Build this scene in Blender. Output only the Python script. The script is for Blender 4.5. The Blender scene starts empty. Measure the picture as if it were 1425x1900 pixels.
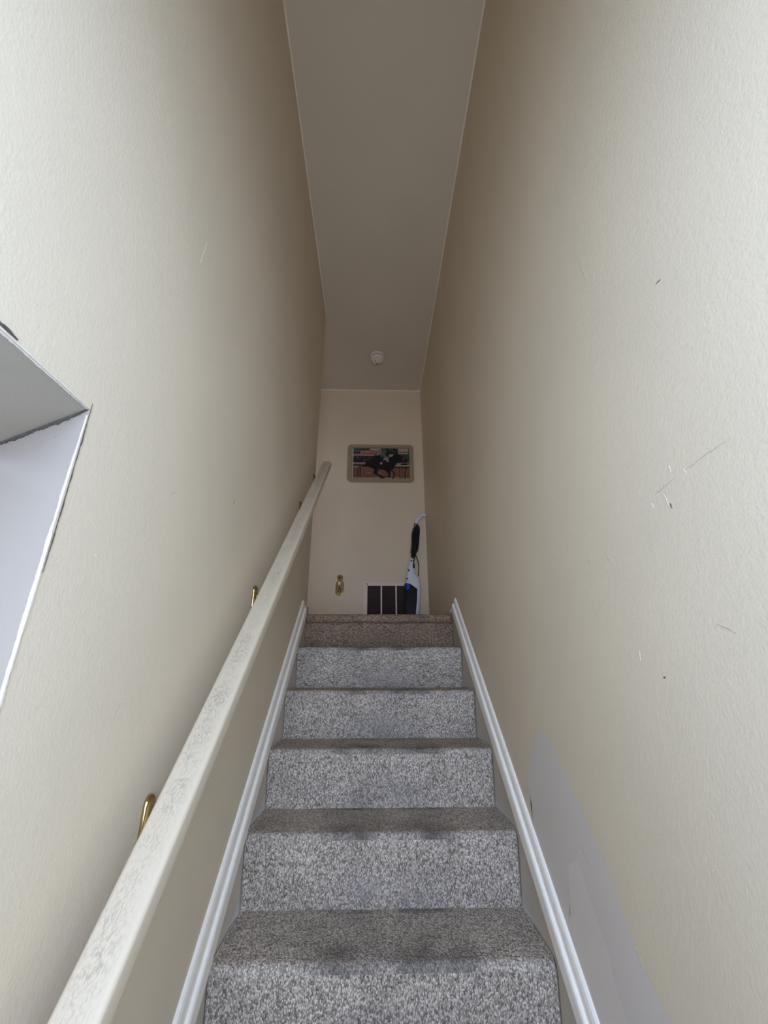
import bpy, bmesh, math, random
from mathutils import Vector, Matrix
from mathutils import noise as mnoise

random.seed(7)
scene = bpy.context.scene
C = scene.collection

# ------------------------------------------------------------------ camera
ZC = 1.682                                   # eye height above the lower hall floor
cam_d = bpy.data.cameras.new('camera')
cam = bpy.data.objects.new('camera', cam_d)
C.objects.link(cam)
cam_d.sensor_fit = 'HORIZONTAL'
cam_d.sensor_width = 36.0
cam_d.lens = 36.0 * 750.93 / 1425.0
cam_d.clip_start = 0.02
R_ = Vector((0.99973041, -0.02313348, -0.00198856))
U_ = Vector((-0.00642716, -0.3580149, 0.93369375))
F_ = Vector((0.02231152, 0.93342926, 0.35806706))
cam.matrix_world = Matrix(((R_.x, U_.x, -F_.x, 0), (R_.y, U_.y, -F_.y, 0), (R_.z, U_.z, -F_.z, ZC), (0, 0, 0, 1)))
scene.camera = cam

# ------------------------------------------------------------------ sky and daylight
world = bpy.data.worlds.new('overcast_sky')
scene.world = world
world.use_nodes = True
wb = world.node_tree.nodes['Background']
wb.inputs['Color'].default_value = (0.755, 1.0, 1.50, 1)
wb.inputs['Strength'].default_value = 7.7

def portal(name, loc, rot, sx, sy):          # guides sky light sampling through an opening, gives off nothing itself
    l = bpy.data.lights.new(name, 'AREA')
    l.shape = 'RECTANGLE'; l.size = sx; l.size_y = sy
    l.cycles.is_portal = True
    o = bpy.data.objects.new(name, l); C.objects.link(o)
    o.location = loc; o.rotation_euler = rot
    return o

DOOR_Y = -0.35                               # the entrance behind the camera, open above a half door
D_X0, D_X1, D_Z0, D_Z1 = -0.32, 0.44, 1.16, 2.56
portal('entrance_daylight', ((D_X0 + D_X1) / 2, DOOR_Y - 0.06, (D_Z0 + D_Z1) / 2), (math.radians(90), 0, 0), D_X1 - D_X0, D_Z1 - D_Z0)
HALL_X = -2.6                                # upper hall's far end; unseen side window added to bounce light onto the landing
W_X0, W_X1, W_Z0, W_Z1 = -1.75, -1.35, 2.75, 3.40
portal('added_hall_daylight', ((W_X0 + W_X1) / 2, 2.557 - 0.06, (W_Z0 + W_Z1) / 2), (math.radians(90), 0, 0), W_X1 - W_X0, W_Z1 - W_Z0)

vs = scene.view_settings
scene.display_settings.display_device = 'sRGB'
vs.view_transform = 'Standard'
vs.look = 'None'
vs.exposure = 0.0
vs.gamma = 1.0
vs.use_curve_mapping = False
try:
    scene.cycles.use_denoising = True
    scene.cycles.max_bounces = 16
    scene.cycles.diffuse_bounces = 12
    scene.cycles.sample_clamp_indirect = 6.0
except Exception:
    pass

# ------------------------------------------------------------------ measures
WL, WR = -0.418, 0.471                       # faces of the side walls
XL, XR = -0.400, 0.459                       # edges of the stair carpet
CEIL = 4.421
Y2 = 3.542                                   # face of the wall at the top
YL = 2.557                                   # where the left wall ends
RISE, RUN = 0.198, 0.2254
N_LOW, N_TOP = -4, 5
def nose_y(n): return 1.3447 + n * RUN
def nose_z(n): return 0.990 + n * RISE
SLOPE = RISE / RUN
LAND = nose_z(N_TOP)
DOORH = 2.034

# ------------------------------------------------------------------ helpers
def srgb(r, g, b):
    def f(c):
        c /= 255.0
        return c / 12.92 if c <= 0.04045 else ((c + 0.055) / 1.055) ** 2.4
    return (f(r), f(g), f(b), 1.0)

def link(name, mesh, mats, parent=None):
    o = bpy.data.objects.new(name, mesh)
    C.objects.link(o)
    if not isinstance(mats, (list, tuple)): mats = [mats]
    if not mesh.materials:
        for m in mats: mesh.materials.append(m)
    if parent is not None: o.parent = parent
    return o

def mesh_of(bm, name, smooth=False):
    me = bpy.data.meshes.new(name)
    bmesh.ops.recalc_face_normals(bm, faces=bm.faces)
    bm.to_mesh(me); bm.free()
    if smooth:
        for p in me.polygons: p.use_smooth = True
    return me

def obj(name, bm, mats, parent=None, smooth=False):
    return link(name, mesh_of(bm, name, smooth), mats, parent)

def raw(name, verts, faces, mats, parent=None, smooth=False):
    me = bpy.data.meshes.new(name)
    me.from_pydata([tuple(v) for v in verts], [], faces)
    me.update()
    if smooth:
        for p in me.polygons: p.use_smooth = True
    return link(name, me, mats, parent)

def add_box(bm, x0, x1, y0, y1, z0, z1, bevel=0.0, seg=2, mat=0):
    vs_ = [bm.verts.new((x, y, z)) for x in (x0, x1) for y in (y0, y1) for z in (z0, z1)]
    quads = [(0, 1, 3, 2), (4, 6, 7, 5), (0, 4, 5, 1), (2, 3, 7, 6), (0, 2, 6, 4), (1, 5, 7, 3)]
    fs = [bm.faces.new([vs_[i] for i in q]) for q in quads]
    for f in fs: f.material_index = mat
    if bevel > 0:
        es = list({e for f in fs for e in f.edges})
        bmesh.ops.bevel(bm, geom=es, offset=bevel, segments=seg, affect='EDGES', profile=0.5)
    return fs

def box(name, x0, x1, y0, y1, z0, z1, mats, parent=None, bevel=0.0, seg=2):
    bm = bmesh.new(); add_box(bm, x0, x1, y0, y1, z0, z1, bevel, seg)
    return obj(name, bm, mats, parent)

def add_prism(bm, pts, d, mat=0):            # closed outline pts (3d) pushed along vector d
    d = Vector(d)
    a = [bm.verts.new(Vector(p)) for p in pts]
    b = [bm.verts.new(Vector(p) + d) for p in pts]
    n = len(pts)
    fs = [bm.faces.new(a), bm.faces.new(b[::-1])]
    for i in range(n):
        fs.append(bm.faces.new((a[i], b[i], b[(i + 1) % n], a[(i + 1) % n])))
    for f in fs: f.material_index = mat
    return fs

def add_tube(bm, pts, r, seg=10, mat=0, caps=True):
    pts = [Vector(p) for p in pts]
    rs = r if isinstance(r, (list, tuple)) else [r] * len(pts)
    rings = []
    up = None
    for i, p in enumerate(pts):
        t = (pts[min(i + 1, len(pts) - 1)] - pts[max(i - 1, 0)]).normalized()
        if up is None:
            up = t.orthogonal().normalized()
        up = (up - t * up.dot(t))
        up = up.normalized() if up.length > 1e-6 else t.orthogonal().normalized()
        s = t.cross(up)
        rings.append([bm.verts.new(p + (up * math.cos(2 * math.pi * k / seg) + s * math.sin(2 * math.pi * k / seg)) * rs[i]) for k in range(seg)])
    for a, b in zip(rings, rings[1:]):
        for k in range(seg):
            f = bm.faces.new((a[k], a[(k + 1) % seg], b[(k + 1) % seg], b[k])); f.material_index = mat
    if caps:
        bm.faces.new(rings[0]).material_index = mat
        bm.faces.new(rings[-1][::-1]).material_index = mat

def smooth_path(pts, n=8):                   # Catmull-Rom through the points
    P = [Vector(p) for p in pts]
    out = []
    for i in range(len(P) - 1):
        p0 = P[max(i - 1, 0)]; p1 = P[i]; p2 = P[i + 1]; p3 = P[min(i + 2, len(P) - 1)]
        for k in range(n):
            t = k / n
            out.append(0.5 * ((2 * p1) + (p2 - p0) * t + (2 * p0 - 5 * p1 + 4 * p2 - p3) * t * t + (3 * p1 - p0 - 3 * p2 + p3) * t ** 3))
    out.append(P[-1])
    return out

def add_lathe(bm, prof, centre, axis='Z', seg=32, mat=0):     # prof: (radius, along)
    c = Vector(centre)
    rings = []
    for r, a in prof:
        ring = []
        for k in range(seg):
            w = 2 * math.pi * k / seg
            u, v = r * math.cos(w), r * math.sin(w)
            q = {'Z': (u, v, a), 'Y': (u, a, v), 'X': (a, u, v)}[axis]
            ring.append(bm.verts.new(c + Vector(q)))
        rings.append(ring)
    for a, b in zip(rings, rings[1:]):
        for k in range(seg):
            f = bm.faces.new((a[k], a[(k + 1) % seg], b[(k + 1) % seg], b[k])); f.material_index = mat
    bm.faces.new(rings[0]).material_index = mat
    bm.faces.new(rings[-1]).material_index = mat

def round_rect(cx, cz, w, h, r, n=6):        # outline in the XZ plane
    pts = []
    for sx, sz, a0 in ((1, 1, 0), (-1, 1, 90), (-1, -1, 180), (1, -1, 270)):
        for k in range(n + 1):
            a = math.radians(a0 + 90 * k / n)
            pts.append((cx + sx * (w / 2 - r) + r * math.cos(a), cz + sz * (h / 2 - r) + r * math.sin(a)))
    return pts

def thing(name, label, cat, loc=(0, 0, 0), group=None, kind=None):
    o = bpy.data.objects.new(name, None); C.objects.link(o)
    o.location = loc
    o.empty_display_size = 0.05
    o['label'] = label
    o['category'] = cat
    if group: o['group'] = group
    if kind: o['kind'] = kind
    return o

def structure(o, label, cat='wall'):
    o['kind'] = 'structure'; o['label'] = label; o['category'] = cat
    return o

def settle(root):                            # children were modelled in world space: keep them there under a placed Empty
    off = Matrix.Translation(-root.location)
    for ch in root.children:
        ch.matrix_parent_inverse = off

# ------------------------------------------------------------------ materials
class NT:
    def __init__(self, name):
        self.m = bpy.data.materials.new(name); self.m.use_nodes = True
        self.t = self.m.node_tree; self.b = self.t.nodes['Principled BSDF']
    def n(self, kind, **kw):
        nd = self.t.nodes.new(kind)
        for k, v in kw.items():
            if hasattr(nd, k) and k not in nd.inputs: setattr(nd, k, v)
            else: nd.inputs[k].default_value = v
        return nd
    def l(self, a, b): self.t.links.new(a, b)
    def coords(self, scale=(1, 1, 1)):
        tc = self.n('ShaderNodeTexCoord'); mp = self.n('ShaderNodeMapping')
        self.l(tc.outputs['Object'], mp.inputs['Vector']); mp.inputs['Scale'].default_value = scale
        return mp.outputs['Vector']
    def noise(self, vec, scale, detail=2, rough=0.5):
        nd = self.n('ShaderNodeTexNoise'); nd.inputs['Scale'].default_value = scale
        nd.inputs['Detail'].default_value = detail; nd.inputs['Roughness'].default_value = rough
        if vec is not None: self.l(vec, nd.inputs['Vector'])
        return nd
    def ramp(self, fac, stops):
        r = self.n('ShaderNodeValToRGB'); e = r.color_ramp.elements
        while len(e) < len(stops): e.new(0.5)
        for el, (p, c) in zip(e, stops): el.position = p; el.color = c
        self.l(fac, r.inputs['Fac']); return r.outputs['Color']
    def mix(self, fac, a, b, mode='MIX'):
        m = self.n('ShaderNodeMix', data_type='RGBA', blend_type=mode)
        for s, v in ((0, fac), (6, a), (7, b)):
            if isinstance(v, (int, float)): m.inputs[s].default_value = v
            elif isinstance(v, tuple): m.inputs[s].default_value = v
            else: self.l(v, m.inputs[s])
        return m.outputs[2]
    def math(self, op, a, b=None, c=None, clamp=False):
        m = self.n('ShaderNodeMath', operation=op); m.use_clamp = clamp
        for i, v in enumerate((a, b, c)):
            if v is None: continue
            if isinstance(v, (int, float)): m.inputs[i].default_value = v
            else: self.l(v, m.inputs[i])
        return m.outputs[0]
    def bump(self, h, strength, dist):
        b = self.n('ShaderNodeBump'); b.inputs['Strength'].default_value = strength; b.inputs['Distance'].default_value = dist
        self.l(h, b.inputs['Height']); self.l(b.outputs['Normal'], self.b.inputs['Normal'])

def simple(name, col, rough=0.5, metal=0.0, var=0.06, scale=40, bump=0.0, spec=0.5):
    t = NT(name); v = t.coords()
    nz = t.noise(v, scale, 3)
    a = tuple(max(0, c * (1 - var)) for c in col[:3]) + (1,)
    b = tuple(min(1, c * (1 + var)) for c in col[:3]) + (1,)
    t.l(t.ramp(nz.outputs['Fac'], [(0.3, a), (0.7, b)]), t.b.inputs['Base Color'])
    t.b.inputs['Roughness'].default_value = rough
    t.b.inputs['Metallic'].default_value = metal
    t.b.inputs['Specular IOR Level'].default_value = spec
    if bump: t.bump(nz.outputs['Fac'], bump, 0.002)
    return t.m

def paint(name, col, peel=0.26, rough=0.55, var=0.03, scale=230):
    """rolled wall paint: faint blotches and an orange-peel relief"""
    t = NT(name); v = t.coords()
    big = t.noise(v, 2.2, 3)
    a = tuple(c * (1 - var) for c in col[:3]) + (1,); b = tuple(min(1, c * (1 + var)) for c in col[:3]) + (1,)
    t.l(t.ramp(big.outputs['Fac'], [(0.3, a), (0.7, b)]), t.b.inputs['Base Color'])
    n1 = t.noise(v, scale, 2, 0.45)
    n2 = t.noise(v, scale * 0.35, 1, 0.4)
    hgt = t.math('ADD', n1.outputs['Fac'], t.math('MULTIPLY', n2.outputs['Fac'], 0.6))
    t.bump(hgt, peel, 0.0016)
    t.b.inputs['Roughness'].default_value = rough
    t.b.inputs['Specular IOR Level'].default_value = 0.35
    return t.m

WALL_RGB = (0.705, 0.605, 0.445, 1)
M_wall = paint('cream_wall_paint', WALL_RGB)
M_ceil = paint('ceiling_paint', (0.64, 0.535, 0.38, 1), peel=0.15)
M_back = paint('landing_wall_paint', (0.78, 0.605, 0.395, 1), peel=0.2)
M_primer = paint('lavender_primer', (0.67, 0.60, 0.53, 1), peel=0.06, rough=0.4)
M_primer2 = paint('pale_primer', (0.72, 0.65, 0.575, 1), peel=0.06, rough=0.4)
M_soffit = paint('shaded_soffit_paint', (0.37, 0.33, 0.265, 1), peel=0.15)  # same paint as the wall; the soffit's shade is put into the colour
M_reveal = paint('dimmed_reveal_primer', (0.43, 0.372, 0.312, 1), peel=0.06, rough=0.4)  # same primer as the patch, dimmer light on the reveal put into its colour
M_skirt = paint('skirt_paint', (0.54, 0.48, 0.39, 1), peel=0.12, var=0.08)
M_white = simple('white_trim_paint', (0.98, 0.92, 0.81, 1), rough=0.35, var=0.03, scale=60)
M_chip = simple('bare_plaster', (0.76, 0.70, 0.60, 1), rough=0.8, var=0.1, scale=300)
M_crack = simple('crack_dirt', (0.10, 0.085, 0.07, 1), rough=0.9, var=0.4, scale=200)
M_scuff = simple('grey_scuff', (0.50, 0.43, 0.34, 1), rough=0.7, var=0.2, scale=200)
M_brass = simple('polished_brass', (0.55, 0.42, 0.20, 1), rough=0.16, metal=1.0, var=0.08)
M_floor = simple('hall_floor_vinyl', (0.42, 0.38, 0.33, 1), rough=0.5, var=0.1, scale=9)
M_ply = simple('stair_plywood', (0.45, 0.34, 0.22, 1), rough=0.8, var=0.12, scale=14)
M_dark = simple('duct_darkness', (0.030, 0.018, 0.015, 1), rough=0.9, var=0.2)
M_slat = simple('brown_louvre_paint', (0.075, 0.042, 0.033, 1), rough=0.55, var=0.1)
M_grille = simple('cream_grille_enamel', (0.80, 0.63, 0.45, 1), rough=0.45, var=0.03)
M_alarm = simple('alarm_plastic', (0.86, 0.74, 0.58, 1), rough=0.5, var=0.03)
M_hole = simple('dark_opening', (0.05, 0.04, 0.03, 1), rough=0.8)

def carpet(name, along, base=1.0, tint=None):
    """loop pile: light and dark yarn flecks strung along one direction, soiled where people step"""
    t = NT(name)
    sc = {'up': (420, 420, 225), 'across': (225, 430, 430), 'tread': (400, 270, 270)}[along]
    v = t.coords(sc)
    wob = t.noise(v, 0.35, 2)
    vv = t.n('ShaderNodeVectorMath', operation='MULTIPLY_ADD')
    t.l(wob.outputs['Color'], vv.inputs[0]); vv.inputs[1].default_value = (1.6, 1.6, 1.6); t.l(v, vv.inputs[2])
    vo = t.n('ShaderNodeTexVoronoi', feature='F1'); vo.inputs['Scale'].default_value = 0.72
    t.l(vv.outputs[0], vo.inputs['Vector'])
    sep = t.n('ShaderNodeSeparateColor'); t.l(vo.outputs['Color'], sep.inputs['Color'])
    yarn = t.ramp(sep.outputs['Red'], [(0.0, (0.25, 0.21, 0.17, 1)), (0.30, (0.53, 0.455, 0.375, 1)),
                                       (0.65, (0.78, 0.67, 0.555, 1)), (1.0, (0.98, 0.86, 0.72, 1))])
    gap = t.ramp(vo.outputs['Distance'], [(0.25, (1, 1, 1, 1)), (0.75, (0.50, 0.48, 0.46, 1))])
    col = t.mix(1.0, yarn, gap, 'MULTIPLY')
    o = t.coords()
    big = t.noise(o, 7.0, 3)
    col = t.mix(1.0, col, t.ramp(big.outputs['Fac'], [(0.3, (0.82 * base,) * 3 + (1,)), (0.7, (1.08 * base,) * 3 + (1,))]), 'MULTIPLY')
    # soil from feet: two greasy patches on each tread and its nosing, scuffed dye low on each riser
    sp = t.n('ShaderNodeSeparateXYZ'); t.l(o, sp.inputs[0])
    def bell(src, c, w):
        d = t.math('DIVIDE', t.math('SUBTRACT', src, c), w)
        return t.math('SUBTRACT', 1.0, t.math('MULTIPLY', d, d), clamp=True)
    blot = t.noise(o, 9.0, 3)
    rag = t.math('MULTIPLY_ADD', blot.outputs['Fac'], 2.0, -0.45, clamp=True)
    fy = t.math('FRACT', t.math('DIVIDE', t.math('SUBTRACT', sp.outputs['Y'], 1.3447 - 10 * RUN), RUN))
    fz = t.math('FRACT', t.math('DIVIDE', t.math('SUBTRACT', sp.outputs['Z'], 0.990 - 10 * RISE), RISE))
    if along == 'tread':
        feet = t.math('MAXIMUM', bell(sp.outputs['X'], -0.06, 0.13), bell(sp.outputs['X'], 0.16, 0.13))
        front = t.math('ADD', 0.45, t.math('MULTIPLY', bell(fy, 0.0, 0.55), 0.75))
        soil = t.math('MULTIPLY', t.math('MULTIPLY', feet, front), rag, clamp=True)
        col = t.mix(0.12, col, (0.43, 0.415, 0.395, 1))
        col = t.mix(t.math('MULTIPLY', soil, 0.85), col, (0.10, 0.092, 0.08, 1))
    else:
        mid = t.math('MULTIPLY', bell(sp.outputs['X'], 0.05, 0.20), bell(fz, 0.12, 0.50))
        col = t.mix(t.math('MULTIPLY', t.math('MULTIPLY', mid, rag), 0.55), col, (0.27, 0.255, 0.25, 1))
    if tint: col = t.mix(1.0, col, tint, 'MULTIPLY')
    t.l(col, t.b.inputs['Base Color'])
    t.b.inputs['Roughness'].default_value = 0.95
    t.b.inputs['Specular IOR Level'].default_value = 0.1
    h = t.math('SUBTRACT', 1.0, vo.outputs['Distance'])
    t.bump(h, 0.75, 0.004)
    return t.m

M_cup = carpet('loop_carpet_upright', 'up')
M_cac = carpet('loop_carpet_crosswise', 'across')
M_ctr = carpet('loop_carpet_tread', 'tread')
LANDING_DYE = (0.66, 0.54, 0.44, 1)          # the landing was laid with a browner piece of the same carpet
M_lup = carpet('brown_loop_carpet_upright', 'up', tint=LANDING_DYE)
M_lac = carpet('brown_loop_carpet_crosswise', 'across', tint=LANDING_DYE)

def rail_paint():
    """cream gloss, rubbed and greyed along the middle by hands"""
    t = NT('worn_cream_rail_paint'); o = t.coords()
    sp = t.n('ShaderNodeSeparateXYZ'); t.l(o, sp.inputs[0])
    d = t.math('DIVIDE', t.math('SUBTRACT', sp.outputs['X'], -0.336), 0.026)
    band = t.math('SUBTRACT', 1.0, t.math('MULTIPLY', d, d), clamp=True)
    v = t.coords((420, 150, 150))
    fine = t.noise(v, 1.0, 3, 0.65)
    lump = t.noise(o, 16.0, 3)
    sp1 = t.ramp(fine.outputs['Fac'], [(0.44, (0, 0, 0, 1)), (0.62, (1, 1, 1, 1))])
    m = t.math('MULTIPLY', t.math('MULTIPLY', band, sp1), t.math('MULTIPLY_ADD', lump.outputs['Fac'], 2.4, -0.7, clamp=True), clamp=True)
    col = t.mix(t.math('MULTIPLY', m, 0.9), (0.66, 0.555, 0.405, 1), (0.27, 0.235, 0.175, 1))
    t.l(col, t.b.inputs['Base Color'])
    t.b.inputs['Roughness'].default_value = 0.42
    t.bump(fine.outputs['Fac'], 0.12, 0.001)
    return t.m
M_rail = rail_paint()

# ------------------------------------------------------------------ the shell
def patch_sheet(name, outline, X, side, mat, parent, lift=0.0008, rough=0.006):
    """a coat of paint with its own ragged outline lying on a side wall (outline in Y,Z)"""
    pts = []
    n = len(outline)
    for i in range(n):
        a, b = Vector(outline[i]), Vector(outline[(i + 1) % n])
        k = max(2, int((b - a).length / 0.02))
        for j in range(k):
            q = a.lerp(b, j / k)
            w = mnoise.noise(Vector((q.x * 22, q.y * 22, 3.1)))
            w2 = mnoise.noise(Vector((q.x * 22, q.y * 22, 9.7)))
            pts.append((q.x + w * rough, q.y + w2 * rough))
    bm = bmesh.new()
    bm.faces.new([bm.verts.new((X + side * lift, y, z)) for y, z in pts])
    bmesh.ops.triangulate(bm, faces=list(bm.faces))
    return obj(name, bm, mat, parent)

# lower hall floor, upper floor
structure(box('floor', -0.80, WR + 0.12, DOOR_Y - 0.12, Y2 + 0.12, -0.10, 0.0, M_floor), 'beige vinyl floor of the lower entrance hall', 'floor')
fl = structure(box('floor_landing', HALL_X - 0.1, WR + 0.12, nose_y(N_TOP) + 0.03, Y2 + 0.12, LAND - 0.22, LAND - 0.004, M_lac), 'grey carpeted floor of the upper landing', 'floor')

# right wall
wr = structure(box('wall_right', WR, WR + 0.12, DOOR_Y - 0.12, Y2 + 0.12, -0.1, CEIL, M_wall), 'cream painted wall on the right with lavender patched paint', 'wall')
PATCH = [(1.261, 1.533), (1.345, 1.455), (1.404, 1.405), (1.440, 1.345), (1.425, 1.295), (1.445, 1.235), (1.30, 1.10), (1.0, 0.84), (0.62, 0.50), (0.50, 0.62), (0.55, 0.90), (0.70, 1.02), (0.872, 1.157), (0.933, 1.195), (0.965, 1.255), (1.028, 1.332), (1.168, 1.451)]
p1 = patch_sheet('primer_patch', PATCH, WR, -1, M_primer, wr, 0.0003, 0.010)
p1['label'] = 'lavender grey primer patch'
P2 = [(1.20, 1.24), (1.145, 1.262), (1.125, 1.236), (1.10, 1.205), (1.075, 1.175), (1.048, 1.12), (1.02, 1.06), (0.95, 0.98), (0.80, 0.83), (0.74, 0.66), (1.0, 0.88), (1.14, 1.01), (1.24, 1.10)]
p2 = patch_sheet('primer_patch', P2, WR - 0.0003, -1, M_primer2, wr, 0.0003, 0.009)
p2['label'] = 'paler second coat of primer'

def scuff(y, z, length, ang, w, mat, parent=None, X=None, side=-1):
    X = WR if X is None else X
    d = Vector((0, math.cos(math.radians(ang)), math.sin(math.radians(ang))))
    nrm = Vector((0, -d.z, d.y))
    c = Vector((X - side * 0.002, y, z))
    n = max(3, int(length / 0.008))
    L, Rr = [], []
    for i in range(n + 1):
        t = i / n - 0.5
        wob = mnoise.noise(Vector((y * 31 + i * 0.6, z * 17, 2.0))) * 0.002
        ww = 0.62 * w * (1 - abs(2 * t) ** 2.2) + 0.0002
        q = c + d * (t * length) + nrm * wob
        L.append(q + nrm * ww); Rr.append(q - nrm * ww)
    bm = bmesh.new()
    add_prism(bm, [tuple(p) for p in L + Rr[::-1]], (side * 0.0024, 0, 0))
    bmesh.ops.triangulate(bm, faces=[f for f in bm.faces if len(f.verts) > 4])
    return obj('scuff_mark', bm, mat, parent or wr)

for a in [(0.483, 2.283, 0.012, 10, 0.0014, M_crack), (0.587, 1.921, 0.010, 75, 0.0012, M_crack), (0.594, 1.934, 0.022, 75, 0.0010, M_chip),
          (0.627, 1.938, 0.010, 80, 0.0012, M_chip), (0.568, 1.977, 0.012, 85, 0.0012, M_chip), (0.542, 1.961, 0.010, 85, 0.0012, M_chip),
          (0.500, 1.963, 0.075, 178, 0.0006, M_scuff), (0.590, 1.955, 0.05, 172, 0.0007, M_scuff), (0.698, 1.666, 0.006, 0, 0.0022, M_crack),
          (0.783, 1.885, 0.035, 70, 0.0008, M_scuff), (0.86, 1.90, 0.02, 40, 0.0008, M_scuff), (0.656, 2.532, 0.10, 86, 0.0006, M_scuff),
          (0.90, 2.50, 0.03, 110, 0.0009, M_scuff), (0.75, 1.70, 0.016, 100, 0.0010, M_chip), (0.55, 1.73, 0.03, 30, 0.0007, M_scuff),
          (0.934, 1.20, 0.035, 60, 0.0014, M_scuff), (1.10, 1.29, 0.05, 40, 0.0010, M_scuff), (1.02, 1.03, 0.09, 42, 0.0010, M_scuff)]:
    scuff(*a)

# left wall: runs from the side doorway up to the landing; splayed reveal at the doorway
TH = 0.30
bm = bmesh.new()
SPL = (WL - TH, 0.508 + TH * 0.100 / 0.212)
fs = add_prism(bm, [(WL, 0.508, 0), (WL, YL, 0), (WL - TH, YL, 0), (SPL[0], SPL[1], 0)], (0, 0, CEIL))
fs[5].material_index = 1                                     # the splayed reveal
add_box(bm, WL - TH, WL, DOOR_Y - 0.12, -0.25, 0, CEIL)      # before the doorway
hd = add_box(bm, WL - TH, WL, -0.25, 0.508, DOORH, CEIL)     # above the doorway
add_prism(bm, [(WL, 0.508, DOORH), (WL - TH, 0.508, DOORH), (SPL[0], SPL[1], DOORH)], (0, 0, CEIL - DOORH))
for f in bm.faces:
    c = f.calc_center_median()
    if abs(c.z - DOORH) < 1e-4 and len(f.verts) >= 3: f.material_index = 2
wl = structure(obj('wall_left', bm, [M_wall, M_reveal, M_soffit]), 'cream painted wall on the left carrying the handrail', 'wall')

# the closed side door at the back of the reveal (beyond the frame edge)
d1 = thing('door_1', 'white side door set deep in the left wall', 'door', (WL - TH - 0.02, 0.1, 0), kind='structure')
box('door_leaf', WL - TH - 0.045, WL - TH - 0.005, -0.25, 0.66, 0.01, DOORH, M_white, d1)
for z0, z1 in ((0.15, 0.85), (1.0, 1.85)):
    for y0, y1 in ((-0.15, 0.12), (0.24, 0.52)):
        box('door_panel', WL - TH - 0.007, WL - TH + 0.004, y0, y1, z0, z1, M_white, d1, 0.004)
settle(d1)

# broken plaster along the reveal's corner, the soffit's edge and the joint between them
def ragged(name, a, b, face_u, w0, w1, mat, parent, seed, thick=0.002, n=60, wave=0.5, taper=True, out=None):
    """irregular sliver along the line a-b, spreading along face_u between -w0 and +w1, raised along out"""
    a, b, u, out = Vector(a), Vector(b), Vector(face_u), Vector(out)
    up, dn = [], []
    for i in range(n + 1):
        t = i / n
        k = 1.0 if not taper else min(1, 6 * t, 6 * (1 - t)) + 0.05
        r1 = 0.55 + wave * mnoise.noise(Vector((t * 18, seed, 0))) + 0.35 * mnoise.noise(Vector((t * 70, seed, 5)))
        r2 = 0.55 + wave * mnoise.noise(Vector((t * 15, seed, 11))) + 0.35 * mnoise.noise(Vector((t * 60, seed, 15)))
        q = a.lerp(b, t)
        up.append(q + u * (w1 * max(0.05, r1) * k)); dn.append(q - u * (w0 * max(0.05, r2) * k))
    vs_, fs_ = [], []
    for i in range(n + 1):
        vs_ += [dn[i], up[i], dn[i] + out * thick, up[i] + out * thick]
    for i in range(n):
        k = 4 * i
        fs_ += [(k + 2, k + 6, k + 7, k + 3), (k, k + 1, k + 5, k + 4), (k + 1, k + 3, k + 7, k + 5), (k, k + 4, k + 6, k + 2)]
    fs_ += [(0, 2, 3, 1), (4 * n, 4 * n + 1, 4 * n + 3, 4 * n + 2)]
    return raw(name, vs_, fs_, mat, parent)

cor = Vector((WL, 0.508, DOORH))
rev = Vector((-0.212, 0.100, 0)).normalized()                # along the reveal, away from the corner
rev_n = Vector((-0.100, -0.212, 0)).normalized()             # the reveal's face normal
ragged('plaster_chip', cor + Vector((0, 0, -0.19)), cor + Vector((0, 0, -0.62)), (0, 1, 0), 0.0, 0.0042, M_chip, wl, 1.3, 0.0012, 90, out=(1, 0, 0))
ragged('plaster_chip', cor + Vector((0, 0, -0.01)), cor + Vector((0, 0, -0.62)), rev, 0.0005, 0.0058, M_chip, wl, 4.1, 0.0014, 110, out=rev_n)
ragged('crack', cor + Vector((0.0004, 0.0015, 0.012)), cor + Vector((0.0004, 0.004, -0.24)), (0, 1, 0), 0.0, 0.0022, M_crack, wl, 7.7, 0.0008, 70, out=(1, 0, 0))
ragged('crack', cor + Vector((0, 0, -0.0005)), cor + rev * 0.27 + Vector((0, 0, -0.0005)), (0, 0, -1), 0.0, 0.0075, M_crack, wl, 2.2, 0.0030, 60, out=rev_n)
ragged('plaster_chip', cor + Vector((0, 0.0, 0.0)), cor + Vector((0, -0.30, 0)), (0, 0, 1), 0.0, 0.0026, M_chip, wl, 5.5, 0.0012, 70, out=(1, 0, 0))
ragged('plaster_chip', cor + Vector((-0.001, 0, 0)), cor + Vector((-0.001, -0.30, 0)), (-1, 0, 0), 0.0, 0.0030, M_chip, wl, 6.5, 0.0012, 70, out=(0, 0, -1))
ragged('crack', cor + Vector((0.0, -0.130, 0.004)), cor + Vector((0.0, -0.20, 0.004)), (0, 0, 1), 0.0, 0.004, M_crack, wl, 3.5, 0.0024, 20, out=(1, 0, 0))
ragged('crack', cor + rev * 0.050 + Vector((0, 0, -0.030)), cor + rev * 0.105 + Vector((0, 0, -0.030)), (0, 0, 1), 0.0, 0.0014, M_scuff, wl, 8.5, 0.0006, 20, out=rev_n)
for y, z, l, an, w, m in [(0.78, 2.02, 0.03, 40, 0.001, M_scuff), (1.12, 2.14, 0.02, 60, 0.001, M_crack), (0.70, 2.62, 0.08, 84, 0.0008, M_chip),
                          (0.74, 1.62, 0.02, 70, 0.0012, M_scuff), (0.60, 1.84, 0.004, 0, 0.0015, M_chip), (1.02, 2.10, 0.02, 30, 0.0008, M_scuff),
                          (0.86, 1.36, 0.10, 66, 0.0009, M_scuff), (0.80, 1.30, 0.14, 64, 0.0008, M_scuff)]:
    scuff(y, z, l, an, w, m, wl, WL, 1)

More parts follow.
